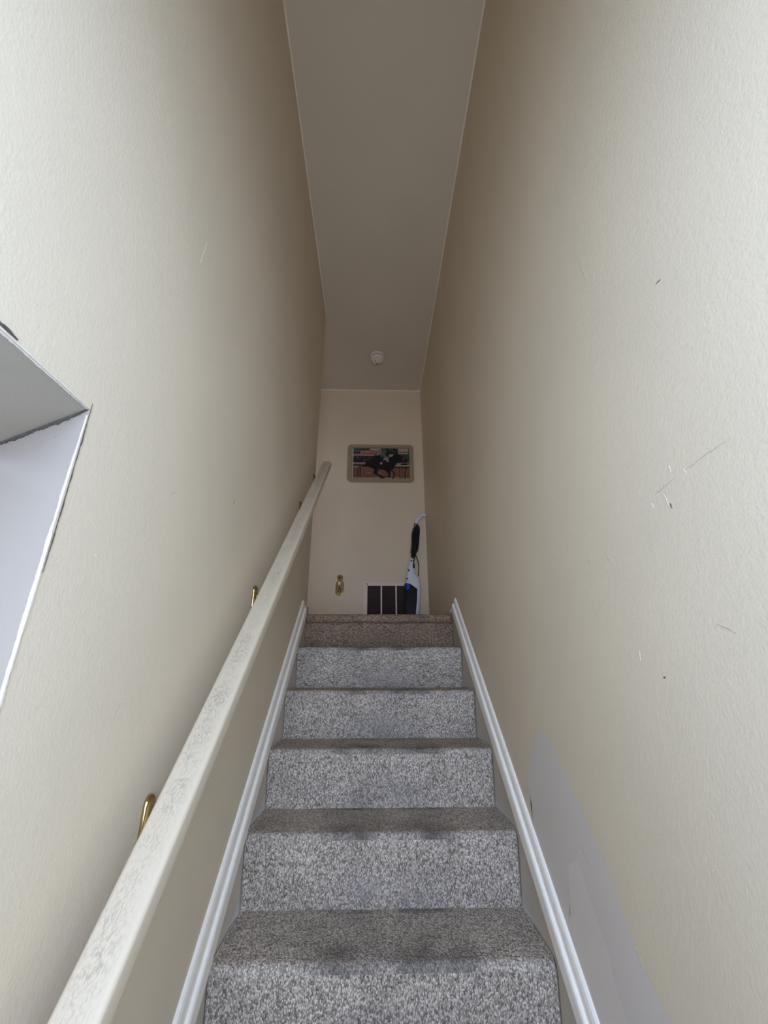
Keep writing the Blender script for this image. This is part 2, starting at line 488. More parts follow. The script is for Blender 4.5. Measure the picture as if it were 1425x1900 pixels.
# walls round the landing and the upper hall, wall with the entrance, ceiling
structure(box('wall_back', HALL_X - 0.12, WR, Y2, Y2 + 0.12, LAND - 0.22, CEIL, M_back), 'pale wall at the head of the stairs with the horse picture', 'wall')
bm = bmesh.new()
add_box(bm, HALL_X - 0.12, W_X0, YL - 0.12, YL, LAND - 0.22, CEIL); add_box(bm, W_X1, WL - TH, YL - 0.12, YL, LAND - 0.22, CEIL)
add_box(bm, W_X0, W_X1, YL - 0.12, YL, LAND - 0.22, W_Z0); add_box(bm, W_X0, W_X1, YL - 0.12, YL, W_Z1, CEIL)
structure(obj('wall_hall', bm, M_wall), 'near side wall of the upper hall with a small window added for bounce light, round the corner', 'wall')
structure(box('wall_end', HALL_X - 0.12, HALL_X, YL, Y2, LAND - 0.22, CEIL, M_wall), 'blank end wall of the upper hall', 'wall')
bm = bmesh.new()
add_box(bm, WL, D_X0, DOOR_Y - 0.12, DOOR_Y, 0, CEIL); add_box(bm, D_X1, WR, DOOR_Y - 0.12, DOOR_Y, 0, CEIL)
add_box(bm, D_X0, D_X1, DOOR_Y - 0.12, DOOR_Y, D_Z1, CEIL); add_box(bm, D_X0, D_X1, DOOR_Y - 0.12, DOOR_Y, 0, D_Z0)
structure(obj('wall_front', bm, M_wall), 'entrance wall behind the stairs foot with an open doorway', 'wall')
bm = bmesh.new()
add_box(bm, WL - TH, WR + 0.12, DOOR_Y - 0.12, YL, CEIL, CEIL + 0.10)
ce = structure(obj('ceiling', bm, M_ceil), 'flat ceiling high over the staircase', 'ceiling')
M_bead = simple('pale_caulk', (0.84, 0.72, 0.54, 1), rough=0.6, var=0.05, scale=30)
def bead(a, b, inward, w=0.0065):             # caulk line in the corner between wall and ceiling
    a, b, i_ = Vector(a), Vector(b), Vector(inward)
    bm_ = bmesh.new()
    add_prism(bm_, [a, a + i_ * w, a + Vector((0, 0, -w))], b - a)
    return obj('caulk_bead', bm_, M_bead, ce)
bead((WL, DOOR_Y, CEIL), (WL, YL, CEIL), (1, 0, 0))
bead((WR, DOOR_Y, CEIL), (WR, Y2, CEIL - 0.0012), (-1, 0, 0))
bead((HALL_X, Y2, CEIL - 0.0012), (WR, Y2, CEIL - 0.0012), (0, -1, 0))
structure(box('ceiling_landing', HALL_X - 0.12, WR + 0.12, YL, Y2 + 0.12, CEIL - 0.0012, CEIL + 0.10, M_ceil), 'flat ceiling over the upper landing', 'ceiling')

# ------------------------------------------------------------------ skirtings beside the stairs
Y_BOT, Y_TL, Y_TR = 0.20, 2.385, 2.350
th = math.atan(SLOPE)
cs, sn = math.cos(th), math.sin(th)
def skirt_profile(h1, h2):                   # (out from wall, up across the slope)
    t = h1 + h2
    return [(0, 0), (0.0205, 0), (0.0212, 0.004), (0.0212, h2 - 0.010), (0.0196, h2 - 0.003), (0.0165, h2), (0.0115, h2 + 0.001),
            (0.0105, h2 + 0.005), (0.0112, h2 + 0.012), (0.0108, t - 0.014), (0.0080, t - 0.004), (0.004, t), (0, t)]
def moulding(name, X, side, c_bottom, h1, h2, ya, yb, label):
    prof = skirt_profile(h1, h2)
    vs_, fs_ = [], []
    n = len(prof); K = 40
    for i in range(K + 1):
        y = ya + (yb - ya) * i / K
        wob = 0.0016 * mnoise.noise(Vector((y * 2.3, X * 9, 1.0)))
        for o_, u in prof:
            vs_.append((X + side * o_, y - u * sn, ZC + c_bottom + SLOPE * y + u * cs + wob))
    for i in range(K):
        for j in range(n):
            a, b = i * n + j, i * n + (j + 1) % n
            fs_.append((a, b, b + n, a + n) if side < 0 else (a, a + n, b + n, b))
    fs_.append(tuple(range(n))[::-1] if side < 0 else tuple(range(n))); fs_.append(tuple(range(K * n, K * n + n)))
    o = raw(name, vs_, fs_, M_white)
    bmf = bmesh.new(); bmf.from_mesh(o.data); bmesh.ops.recalc_face_normals(bmf, faces=bmf.faces); bmf.to_mesh(o.data); bmf.free()
    return structure(o, label, 'baseboard')
bl = moulding('baseboard_left', WL, 1, -1.871, 0.049, 0.051, Y_BOT + 0.1, Y_TL + 0.072, 'white stepped moulding climbing the left wall beside the stairs')
br = moulding('baseboard_right', WR, -1, -1.808, 0.037, 0.048, Y_BOT + 0.1, Y_TR + 0.060, 'white stepped moulding climbing the right wall beside the stairs')
def skirt(name, X0, X1, c_top, parent, yb):
    pts = []
    ya = 0.35
    bm = bmesh.new()
    top = lambda y: ZC + c_top + SLOPE * y
    add_prism(bm, [(X0, ya, max(0.0, top(ya) - 0.5)), (X0, yb, top(yb) - 0.5), (X0, yb, top(yb)), (X0, ya, top(ya))], (X1 - X0, 0, 0))
    return obj(name, bm, M_skirt, parent)
skirt('stringer_board', WL, XL - 0.003, -1.866, bl, 2.45)
skirt('stringer_board', WR, XR + 0.003, -1.803, br, 2.45)
# low trim round the landing
structure(box('trim_1', WR - 0.010, WR, nose_y(5) + 0.045, Y2, LAND - 0.004, LAND + 0.034, M_skirt, None, 0.003), 'low trim strip along the landing floor at the right wall', 'trim')
structure(box('trim_2', WL - 0.15, WL + 0.012, YL - 0.085, YL + 0.010, LAND - 0.004, LAND + 0.05, M_skirt, None, 0.004), 'short trim block capping the left wall end at the landing', 'trim')

# ------------------------------------------------------------------ the staircase
st = thing('staircase', 'carpeted straight staircase in speckled grey loop pile between two walls', 'staircase', (0.03, 0.44, 0))
def sheet(name, prof, mat, parent, amp=0.0009, x0=XL, x1=XR, seed=0.0, thick=0.008):
    """carpet following a YZ profile across the stair, edges turned in, faintly lumpy"""
    P = [Vector((0, y, z)) for y, z in prof]
    pts = [P[0]]
    for a, b in zip(P, P[1:]):
        k = max(1, int((b - a).length / 0.008))
        for j in range(1, k + 1): pts.append(a.lerp(b, j / k))
    nx = 96
    vs_, fs_ = [], []
    m = len(pts)
    nr = []
    for i in range(m):
        t = (pts[min(i + 1, m - 1)] - pts[max(i - 1, 0)]).normalized()
        nr.append(Vector((0, t.z, -t.y)) * -1)
    cols = [x0] + [x0 + 0.002 + (x1 - x0 - 0.004) * k / nx for k in range(nx + 1)] + [x1]
    for i, p in enumerate(pts):
        for k, x in enumerate(cols):
            edge = k in (0, len(cols) - 1)
            dd = mnoise.noise(Vector((x * 90, p.y * 90 + seed, p.z * 90))) * amp + mnoise.noise(Vector((x * 9, p.y * 9 + seed, p.z * 9))) * amp * 1.6
            if edge: dd -= 0.007
            q = p + nr[i] * dd
            vs_.append((x, q.y, q.z))
    w = len(cols)
    for i in range(m - 1):
        for k in range(w - 1):
            a = i * w + k
            fs_.append((a, a + w, a + w + 1, a + 1))
    return raw(name, vs_, fs_, mat, parent, True)

for n in range(N_LOW, N_TOP + 1):
    y, z = nose_y(n), nose_z(n)
    yb = nose_y(n + 1) + 0.024               # where the next riser stands
    core_y1 = min(yb + 0.02, y + 0.24)
    base_z = z - RISE - (0.02 if n > N_LOW else 0)
    step = box('step', XL + 0.008, XR - 0.008, y + 0.050, core_y1, max(0.0, base_z), z - 0.010, M_ply, st)
    if n == N_TOP:
        prof = []
        r = 0.026
        zc, yc = z - r, y + r
        prof.append((Y2 - 0.5, z - 0.001)); prof.append((yc, z))
        for k in range(1, 11):
            a = math.radians(90 + 18 * k)
            prof.append((yc + r * math.cos(a), zc + r * math.sin(a)))
        prof.append((y + 0.046, z - 2 * r - 0.001))
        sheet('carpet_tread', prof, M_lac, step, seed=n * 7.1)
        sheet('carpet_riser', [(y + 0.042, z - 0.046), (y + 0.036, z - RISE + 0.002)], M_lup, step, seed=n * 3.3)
    else:
        r = 0.020
        zc, yc = z - r, y + r
        prof = [(yb + 0.008, z), (yc, z)]
        for k in range(1, 8):
            a = math.radians(90 + 12 * k)
            prof.append((yc + r * math.cos(a), zc + r * math.sin(a)))
        last = prof[-1]
        sheet('carpet_tread', prof, M_ctr, step, seed=n * 7.1)
        mat = M_cac if n == 4 else M_cup
        sheet('carpet_riser', [(last[0], last[1]), (y + 0.024, z - RISE - 0.004)], mat, step, seed=n * 3.3)
settle(st)

# ------------------------------------------------------------------ handrail with brass brackets
hr = thing('handrail', 'worn cream painted wooden handrail on brass brackets along the left wall', 'handrail', (WL + 0.05, 0.45, 1.2))
RX0, RX1 = -0.366, -0.306
def rail_top(y): return ZC - 0.9245 + 0.0270 * (y - 0.64) + SLOPE * y
RS = SLOPE + 0.027
ra = math.atan(RS)
def rail_mesh():
    w, hgt, r = RX1 - RX0, 0.040, 0.008
    prof = []
    for cx, cz, a0 in ((w - r, -r, 90), (w - r, -hgt + r, 0), (r, -hgt + r, -90), (r, -r, -180)):
        for k in range(6):
            a = math.radians(a0 - 90 * k / 5)
            prof.append((cx + r * math.cos(a), cz + r * math.sin(a)))
    ya, yb = 0.30, 2.52
    K = 60
    rings = []
    for i in range(K + 1):
        y = ya + (yb - ya) * i / K
        rings.append((y, 1.0, 0.0))
    extra = [(yb + 0.006, 0.97, 0.0012), (yb + 0.010, 0.90, 0.004)]
    rings += extra
    vs_, fs_ = [], []
    n = len(prof)
    for y, s_, dz in rings:
        bend = 0.002 * math.sin(y * 2.0)
        for px, pz in prof:
            x = RX0 + w / 2 + (px - w / 2) * s_ + bend
            u = -hgt / 2 + (pz + hgt / 2) * s_
            vs_.append((x, y - u * math.sin(ra), rail_top(y) + u * math.cos(ra)))
    for i in range(len(rings) - 1):
        for j in range(n):
            a, b = i * n + j, i * n + (j + 1) % n
            fs_.append((a, b, b + n, a + n))
    fs_.append(tuple(range(n))[::-1]); fs_.append(tuple(range((len(rings) - 1) * n, len(rings) * n)))
    o = raw('rail', vs_, fs_, M_rail, hr, True)
    b_ = bmesh.new(); b_.from_mesh(o.data); bmesh.ops.recalc_face_normals(b_, faces=b_.faces); b_.to_mesh(o.data); b_.free()
    return o
rail_mesh()
def bracket(y, z):
    # wall plate: tall, round-ended, domed
    bm = bmesh.new()
    layers = [(0.0, 1.0), (0.004, 1.0), (0.008, 0.86), (0.0105, 0.60), (0.0112, 0.30)]
    rings = []
    for dx, s_ in layers:
        ring = []
        for (py, pz) in round_rect(0, 0, 0.034 * s_, 0.088 - 0.034 * (1 - s_), 0.0169 * s_, 6):
            ring.append(bm.verts.new((WL + dx, y + py, z + pz)))
        rings.append(ring)
    for a, b in zip(rings, rings[1:]):
        for k in range(len(a)):
            bm.faces.new((a[k], a[(k + 1) % len(a)], b[(k + 1) % len(a)], b[k]))
    bm.faces.new(rings[0]); bm.faces.new(rings[-1])
    pl = obj('bracket', bm, M_brass, hr, True)
    pl['label'] = 'polished brass bracket'
    bm = bmesh.new()
    xm = (RX0 + RX1) / 2
    zt = rail_top(y) - 0.040 / math.cos(ra)
    add_tube(bm, smooth_path([(WL + 0.008, y, z + 0.010), (WL + 0.030, y, z + 0.004), (xm - 0.010, y, z + 0.018), (xm, y, zt - 0.012), (xm, y, zt - 0.002)], 6),
             0.0062, 12)
    arm = obj('bracket_arm', bm, M_brass, pl, True)
    bm = bmesh.new()
    add_prism(bm, [(xm - 0.012, y - 0.030, zt - 0.030 * RS - 0.004), (xm + 0.012, y - 0.030, zt - 0.030 * RS - 0.004),
                   (xm + 0.012, y + 0.030, zt + 0.030 * RS - 0.004), (xm - 0.012, y + 0.030, zt + 0.030 * RS - 0.004)], (0, 0, 0.004))
    obj('bracket_saddle', bm, M_brass, pl)
    for dz in (0.028, -0.028):
        bm = bmesh.new()
        add_lathe(bm, [(0.0045, 0.0), (0.0040, 0.0018), (0.0015, 0.0028)], (WL + 0.0095, y, z + dz), 'X', 10)
        obj('screw', bm, M_brass, pl, True)
for y, z in ((0.905, 1.418), (1.420, 1.905), (2.098, 2.503), (2.490, 2.866)):
    bracket(y, z)
settle(hr)

# ------------------------------------------------------------------ horse picture on the wall at the top
pic = thing('framed_picture', 'beige framed picture of a galloping dark racehorse on the landing wall', 'picture', (0.05, Y2, 3.55))
M_frame = simple('beige_frame_wood', (0.37, 0.275, 0.145, 1), rough=0.5, var=0.08, scale=25)
PW, PH, PCX, PCZ = 0.648, 0.410, 0.0505, 3.549
IW, IH, ICX, ICZ = 0.556, 0.333, 0.0555, 3.5505
def frame():
    bm = bmesh.new()
    n = 8
    outer = round_rect(PCX, PCZ, PW, PH, 0.042, n)
    outer2 = round_rect(PCX, PCZ, PW - 0.016, PH - 0.016, 0.036, n)
    inner2 = round_rect(ICX, ICZ, IW + 0.010, IH + 0.010, 0.006, n)
    inner = round_rect(ICX, ICZ, IW, IH, 0.003, n)
    loops = [(outer, 0.0), (outer, 0.014), (outer2, 0.022), (inner2, 0.019), (inner, 0.008), (inner, 0.004)]
    rings = [[bm.verts.new((x, Y2 - d, z)) for x, z in L] for L, d in loops]
    for a, b in zip(rings, rings[1:]):
        for k in range(len(a)):
            bm.faces.new((a[k], a[(k + 1) % len(a)], b[(k + 1) % len(a)], b[k]))
    return obj('frame', bm, M_frame, pic)
frame()
box('mat_edge', ICX - IW / 2, ICX - IW / 2 + 0.005, Y2 - 0.0085, Y2 - 0.006, ICZ - IH / 2, ICZ + IH / 2, M_white, pic)['label'] = 'thin white paper edge'
PC = {}
def pc(key, r, g, b):
    PC[key] = simple('print_' + key, srgb(r * 0.86, g * 0.82, b * 0.78), rough=0.45, var=0.12, scale=60)
for key, r, g, b in [('stand', 78, 84, 72), ('dark', 34, 32, 28), ('black', 9, 9, 11), ('cream', 205, 185, 160), ('pink', 186, 160, 152), ('red', 150, 32, 18),
                     ('track', 150, 98, 72), ('track_light', 178, 126, 100), ('green', 92, 118, 104), ('white', 215, 205, 195), ('sand', 190, 165, 125), ('moss', 66, 78, 58), ('sign', 214, 150, 126)]:
    pc(key, r, g, b)
keys = list(PC)
pv, pf, pm = [], [], []
def pp(key, pts, layer):
    """one printed shape, outline in the picture's own units (x 155-1260, y 178-775)"""
    base = len(pv)
    for x, y in pts:
        pv.append((ICX + ((x - 155) / 1105 - 0.5) * IW, Y2 - 0.0045 - layer * 0.00012, ICZ + (0.5 - (y - 178) / 597) * IH))
    pf.append(tuple(range(base, base + len(pts)))); pm.append(keys.index(key))
def rect(key, x0, y0, x1, y1, layer): pp(key, [(x0, y1), (x1, y1), (x1, y0), (x0, y0)], layer)
rect('stand', 155, 178, 1260, 560, 0); rect('track', 155, 545, 1260, 745, 1); rect('sand', 155, 738, 1260, 775, 1)
rr = random.Random(3)
for k in range(46):
    x = rr.uniform(160, 1200); y = rr.uniform(560, 735); rect(rr.choice(['track_light', 'track', 'pink', 'track']), x, y, min(1255, x + rr.uniform(30, 130)), y + rr.uniform(3, 9), 2)
for a in [('green', 165, 205, 285, 258), ('moss', 320, 180, 490, 225), ('cream', 490, 180, 710, 240), ('sign', 305, 225, 590, 290), ('pink', 160, 288, 580, 330), ('dark', 160, 258, 300, 288),
          ('pink', 595, 235, 705, 300), ('stand', 580, 300, 760, 350), ('dark', 160, 335, 760, 430), ('white', 600, 252, 690, 262), ('cream', 1050, 180, 1250, 250), ('dark', 900, 180, 1000, 260), ('white', 1045, 268, 1240, 286),
          ('moss', 1050, 290, 1245, 400), ('pink', 160, 462, 400, 500), ('dark', 155, 432, 480, 458), ('dark', 155, 500, 420, 524), ('pink', 180, 528, 270, 560),
          ('dark', 1020, 452, 1260, 466), ('cream', 1030, 442, 1250, 452), ('sand', 1010, 468, 1260, 515), ('pink', 1100, 478, 1230, 505), ('white', 975, 514, 1260, 534), ('dark', 975, 538, 1260, 566)]:
    rect(*a, 3)
for k in range(150):                          # the crowd and rails as small flecks
    x = rr.uniform(160, 560); y = rr.uniform(338, 425); rect(rr.choice(['black', 'stand', 'moss', 'pink', 'black', 'cream', 'dark']), x, y, x + rr.uniform(5, 22), y + rr.uniform(3, 12), 4)
for k in range(50):
    x = rr.uniform(590, 1230); y = rr.uniform(200, 400); rect(rr.choice(['black', 'stand', 'moss', 'green', 'pink', 'dark']), x, y, x + rr.uniform(6, 26), y + rr.uniform(4, 16), 4)
# red lettering on the board, as blurred strokes: 'of' and a longer word
def ring(key, cx, cy, rx, ry, w, layer, a0=0, a1=360, n=14):
    for k in range(n):
        a, b = math.radians(a0 + (a1 - a0) * k / n), math.radians(a0 + (a1 - a0) * (k + 1) / n)
        pp(key, [(cx + rx * math.cos(a), cy + ry * math.sin(a)), (cx + (rx - w) * math.cos(a), cy + (ry - w) * math.sin(a)),
                 (cx + (rx - w) * math.cos(b), cy + (ry - w) * math.sin(b)), (cx + rx * math.cos(b), cy + ry * math.sin(b))], layer)
ring('red', 352, 286, 20, 17, 8, 5)
pp('red', [(384, 304), (394, 304), (400, 268), (412, 266), (412, 258), (396, 260), (390, 272)], 5); rect('red', 382, 276, 412, 283, 5)
for x in range(430, 585, 26):
    rect('red', x, 272, x + 7, 304, 5); rect('red', x + 7, 272, x + 18, 279, 5); rect('red', x + 15, 276, x + 22, 304, 5)
rect('red', 330, 262, 500, 266, 5)
# rail posts
for x0, x1, y0, y1 in [(255, 275, 560, 745), (298, 322, 555, 748), (440, 452, 725, 760), (1066, 1084, 566, 780), (1000, 1012, 560, 600)]:
    rect('black', x0, y0, x1, y1, 5); rect('cream', x1, y0 + 6, x1 + 5, y1, 5)
pp('black', [(1160, 772), (1182, 772), (1212, 560), (1192, 560)], 5); pp('cream', [(1182, 772), (1188, 772), (1218, 575), (1212, 575)], 5)
# jockey
pp('green', [(700, 350), (800, 340), (850, 280), (830, 215), (770, 200), (720, 240)], 5)
pp('black', [(800, 330), (850, 320), (880, 250), (880, 185), (830, 182), (790, 215)], 6)
pp('black', [(880, 290), (1010, 285), (1040, 250), (960, 180), (890, 180)], 6)
pp('white', [(800, 245), (825, 250), (822, 228), (805, 220)], 7)
pp('green', [(860, 200), (880, 215), (1000, 268), (1010, 258), (900, 195), (870, 182)], 7)
pp('green', [(930, 235), (948, 232), (940, 182), (920, 182)], 7)
pp('cream', [(870, 345), (930, 345), (960, 300), (900, 300), (862, 320)], 7)
pp('pink', [(770, 400), (800, 420), (840, 455), (860, 440), (850, 395), (870, 370), (820, 360), (790, 330)], 8)
pp('white', [(690, 500), (735, 495), (732, 460), (700, 445)], 9)
pp('white', [(748, 415), (768, 420), (775, 400), (760, 395)], 9)
# horse
pp('black', [(340, 545), (480, 548), (540, 580), (600, 600), (680, 592), (760, 615), (840, 630), (900, 628), (950, 590), (985, 520), (1030, 460), (1100, 448), (1180, 452), (1235, 442), (1245, 425),
             (1215, 395), (1160, 370), (1110, 330), (1060, 290), (1010, 280), (950, 315), (890, 360), (830, 385), (740, 395), (660, 375), (590, 372), (530, 400), (470, 440), (400, 485)], 7)
pp('pink', [(1120, 378), (1165, 414), (1172, 408), (1130, 370)], 8)
pp('black', [(580, 590), (575, 640), (556, 670), (580, 690), (640, 705), (690, 745), (700, 775), (740, 775), (760, 745), (715, 712), (650, 680), (640, 650), (655, 600)], 7)
pp('black', [(690, 740), (720, 775), (765, 772), (790, 745), (880, 752), (895, 740), (870, 728), (760, 735)], 8)
pp('black', [(810, 620), (850, 680), (858, 728), (876, 750), (897, 735), (884, 690), (895, 622)], 7)
pp('black', [(900, 632), (950, 660), (960, 690), (940, 740), (905, 778), (945, 776), (968, 740), (990, 672), (960, 645), (925, 615)], 7)
pm_me = bpy.data.meshes.new('print')
pm_me.from_pydata(pv, [], pf); pm_me.update()
for k_ in keys: pm_me.materials.append(PC[k_])
for p, mi in zip(pm_me.polygons, pm): p.material_index = mi
pr = link('print', pm_me, [PC[k_] for k_ in keys], pic)
pr['label'] = 'colour print of a racehorse and jockey'
box('backing', ICX - IW / 2 - 0.002, ICX + IW / 2 + 0.002, Y2 - 0.0040, Y2, ICZ - IH / 2 - 0.002, ICZ + IH / 2 + 0.002, M_dark, pic)
settle(pic)

# ------------------------------------------------------------------ brass plate with a small white block below the picture
bp = thing('brass_wall_plate', 'ornate brass wall plate with star medallion, left of the vent', 'wall plate', (-0.303, Y2, 2.35))
def outline_prism(pts, y0, y1, bm, bev=0.0):
    fs = add_prism(bm, [(x, y0, z) for x, z in pts], (0, y1 - y0, 0))
    if bev: bmesh.ops.bevel(bm, geom=[e for e in fs[1].edges], offset=bev, segments=2, affect='EDGES')
bm = bmesh.new()
cx, cz = -0.303, 2.325
outline_prism([(cx - 0.024, cz + 0.066), (cx - 0.035, cz + 0.040), (cx - 0.037, cz - 0.042), (cx - 0.018, cz - 0.064), (cx + 0.018, cz - 0.064), (cx + 0.037, cz - 0.042), (cx + 0.035, cz + 0.040), (cx + 0.024, cz + 0.066)],
              Y2, Y2 - 0.010, bm, 0.005)
obj('plate', bm, M_brass, bp)
bm = bmesh.new()
add_lathe(bm, [(0.027, 0.0), (0.027, -0.008), (0.024, -0.014), (0.019, -0.014), (0.017, -0.009)], (cx, Y2, cz + 0.091), 'Y', 28)
md = obj('medallion', bm, M_brass, bp, False)
bm = bmesh.new()
for k in range(5):
    a = math.radians(90 + 72 * k)
    d_ = Vector((math.cos(a), 0, math.sin(a))); e_ = Vector((-math.sin(a), 0, math.cos(a)))
    c0 = Vector((cx, Y2 - 0.0090, cz + 0.091))
    add_prism(bm, [c0 + e_ * 0.006, c0 + d_ * 0.0185, c0 - e_ * 0.006], (0, -0.004, 0))
obj('star', bm, simple('blackened_brass', (0.10, 0.07, 0.03, 1), rough=0.35, metal=1.0), md)
bm = bmesh.new(); add_box(bm, cx - 0.014, cx + 0.006, Y2 - 0.026, Y2 - 0.010, cz + 0.022, cz + 0.056, 0.003)
obj('ivory_block', bm, M_alarm, bp)['label'] = 'small ivory block'
bm = bmesh.new()
ringp = [(cx - 0.002 + 0.012 * math.cos(2 * math.pi * k / 20), Y2 - 0.013, cz - 0.018 + 0.016 * math.sin(2 * math.pi * k / 20)) for k in range(21)]
add_tube(bm, ringp, 0.0032, 8, caps=False)
obj('pull_ring', bm, bpy.data.materials['blackened_brass'], bp, True)
bm = bmesh.new(); add_tube(bm, [(cx - 0.003, Y2 - 0.014, cz + 0.022), (cx - 0.002, Y2 - 0.014, cz - 0.004)], 0.0028, 8)
obj('stem', bm, bpy.data.materials['blackened_brass'], bp, True)
settle(bp)

# ------------------------------------------------------------------ return-air grille
vg = thing('air_return_grille', 'cream framed return air vent with dark louvres low on the landing wall', 'vent', (0.125, Y2, 2.19))
GX0, GX1, GZ0, GZ1 = -0.061, 0.310, 2.045, 2.347
bm = bmesh.new()
fw = 0.036
for x0, x1, z0, z1 in ((GX0 - fw, GX0, GZ0 - fw, GZ1 + fw * 0.8), (GX1, GX1 + fw, GZ0 - fw, GZ1 + fw * 0.8), (GX0, GX1, GZ1, GZ1 + fw * 0.8), (GX0, GX1, GZ0 - fw, GZ0)):
    add_box(bm, x0, x1, Y2 - 0.010, Y2, z0, z1, 0.0015)
obj('grille_frame', bm, M_grille, vg)
box('duct_backing', GX0, GX1, Y2 - 0.0015, Y2 + 0.004, GZ0, GZ1, M_dark, vg)
for x in (0.060, 0.188):
    box('mullion', x - 0.006, x + 0.006, Y2 - 0.011, Y2 - 0.001, GZ0, GZ1, M_grille, vg, 0.001)
slat_me = None
bays = [(GX0, 0.054), (0.066, 0.182), (0.194, GX1)]
for x0, x1 in bays:
    k = 0
    z = GZ0 + 0.006
    while z < GZ1 - 0.004:
        if slat_me is None:
            bm = bmesh.new()
            add_prism(bm, [(-0.5, -0.0010, -0.0048), (-0.5, -0.0082, 0.0030), (-0.5, -0.0082, 0.0040), (-0.5, -0.0010, -0.0038)], (1, 0, 0))
            slat_me = mesh_of(bm, 'louvre_slat')
        o = link('louvre_slat', slat_me, M_slat, vg)
        o.scale = (x1 - x0, 1, 1); o.location = ((x0 + x1) / 2, Y2, z)
        z += 0.0125
bm = bmesh.new(); add_lathe(bm, [(0.0055, 0.0), (0.0050, -0.003), (0.002, -0.0042)], (GX0 - 0.006, Y2 - 0.0095, GZ1 + 0.014), 'Y', 12)
obj('screw', bm, M_hole, vg, True)['label'] = 'dark screw head'
settle(vg)

# ------------------------------------------------------------------ smoke alarm
sa = thing('smoke_alarm', 'round cream smoke alarm on the landing ceiling', 'smoke alarm', (0.012, 3.03, CEIL))
sc_ = (0.012, 3.03, CEIL - 0.001)
bm = bmesh.new(); add_lathe(bm, [(0.060, 0), (0.065, -0.002), (0.066, -0.014), (0.062, -0.019)], sc_, 'Z', 48); obj('base_ring', bm, M_alarm, sa)
bm = bmesh.new(); add_lathe(bm, [(0.052, -0.015), (0.053, -0.025), (0.0585, -0.027), (0.060, -0.036), (0.0575, -0.049), (0.050, -0.055), (0.030, -0.0575), (0.010, -0.0585)], sc_, 'Z', 48)
body = obj('alarm_body', bm, M_alarm, sa)
bm = bmesh.new(); add_lathe(bm, [(0.054, -0.016), (0.054, -0.027)], sc_, 'Z', 48); obj('vent_gap', bm, M_hole, sa)
bm = bmesh.new(); add_lathe(bm, [(0.013, -0.055), (0.013, -0.0605), (0.010, -0.0615)], (0.012 + 0.014, 3.03 + 0.002, CEIL - 0.001), 'Z', 20); obj('test_button', bm, M_alarm, body)
bm = bmesh.new(); add_lathe(bm, [(0.0055, -0.055), (0.0055, -0.0610)], (0.012 - 0.016, 3.03 + 0.004, CEIL + 0.000), 'Z', 12); obj('indicator', bm, M_hole, body)
box('slot', 0.000, 0.024, 3.03 + 0.034, 3.03 + 0.041, CEIL - 0.0595, CEIL - 0.050, M_hole, body)
bm = bmesh.new()
for rad in (0.022, 0.034):
    add_tube(bm, [(0.012 + rad * math.cos(2 * math.pi * k / 32), 3.03 + rad * math.sin(2 * math.pi * k / 32), CEIL - 0.0592 + (0.0012 if rad > 0.03 else 0)) for k in range(33)], 0.0014, 6, caps=False)
obj('grille_ring', bm, M_alarm, body, True)
settle(sa)

# ------------------------------------------------------------------ stick vacuum in the corner
vc = thing('stick_vacuum', 'white and blue stick vacuum with black cord leaning in the corner', 'vacuum', (0.30, 3.40, LAND))
M_vw = simple('white_vacuum_plastic', (0.78, 0.76, 0.76, 1), rough=0.35, var=0.03)
M_vb = simple('dark_canister_plastic', (0.004, 0.004, 0.007, 1), rough=0.35, spec=0.25, var=0.1)
M_blue = simple('blue_canister_plastic', (0.02, 0.06, 0.42, 1), rough=0.2, var=0.1)
M_cord = simple('black_cord_rubber', (0.012, 0.012, 0.014, 1), rough=0.35, var=0.1)
VY = 3.42
def vy(z): return 3.395 + (z - 2.0) * 0.075     # leans back towards the wall
bm = bmesh.new()
add_tube(bm, smooth_path([(0.328, vy(2.50), 2.50), (0.348, vy(2.72), 2.72), (0.366, vy(2.87), 2.87), (0.376, vy(2.915), 2.915), (0.412, vy(2.975), 2.965), (0.436, vy(2.985), 2.988), (0.464, vy(2.98), 2.980)], 6),
         [0.013] * 12 + [0.0165] * 13 + [0.0150] * 12, 14)
obj('handle_tube', bm, M_vw, vc, True)
def loft(name, secs, mat, parent, smooth=True):
    """sections (z, x0, x1, depth) lofted into a rounded body; y centre follows the lean"""
    bm = bmesh.new(); rings = []
    for z, x0, x1, dep in secs:
        cx_, w = (x0 + x1) / 2, (x1 - x0)
        ring_ = []
        for k in range(24):
            a = 2 * math.pi * k / 24
            ca, sa_ = math.cos(a), math.sin(a)
            e = 0.62
            ring_.append(bm.verts.new((cx_ + w / 2 * math.copysign(abs(ca) ** e, ca), vy(z) + dep / 2 * math.copysign(abs(sa_) ** e, sa_), z)))
        rings.append(ring_)
    for a, b in zip(rings, rings[1:]):
        for k in range(24): bm.faces.new((a[k], a[(k + 1) % 24], b[(k + 1) % 24], b[k]))
    bm.faces.new(rings[0]); bm.faces.new(rings[-1])
    return obj(name, bm, mat, parent, smooth)
bodyv = loft('vacuum_body', [(2.572, 0.312, 0.334, 0.040), (2.560, 0.304, 0.340, 0.058), (2.50, 0.290, 0.344, 0.070), (2.43, 0.276, 0.348, 0.085), (2.405, 0.270, 0.362, 0.092),
                             (2.385, 0.266, 0.382, 0.098), (2.36, 0.262, 0.390, 0.104), (2.32, 0.262, 0.390, 0.108), (2.27, 0.270, 0.390, 0.104), (2.15, 0.285, 0.378, 0.090), (2.06, 0.290, 0.368, 0.080)], M_vw, vc)
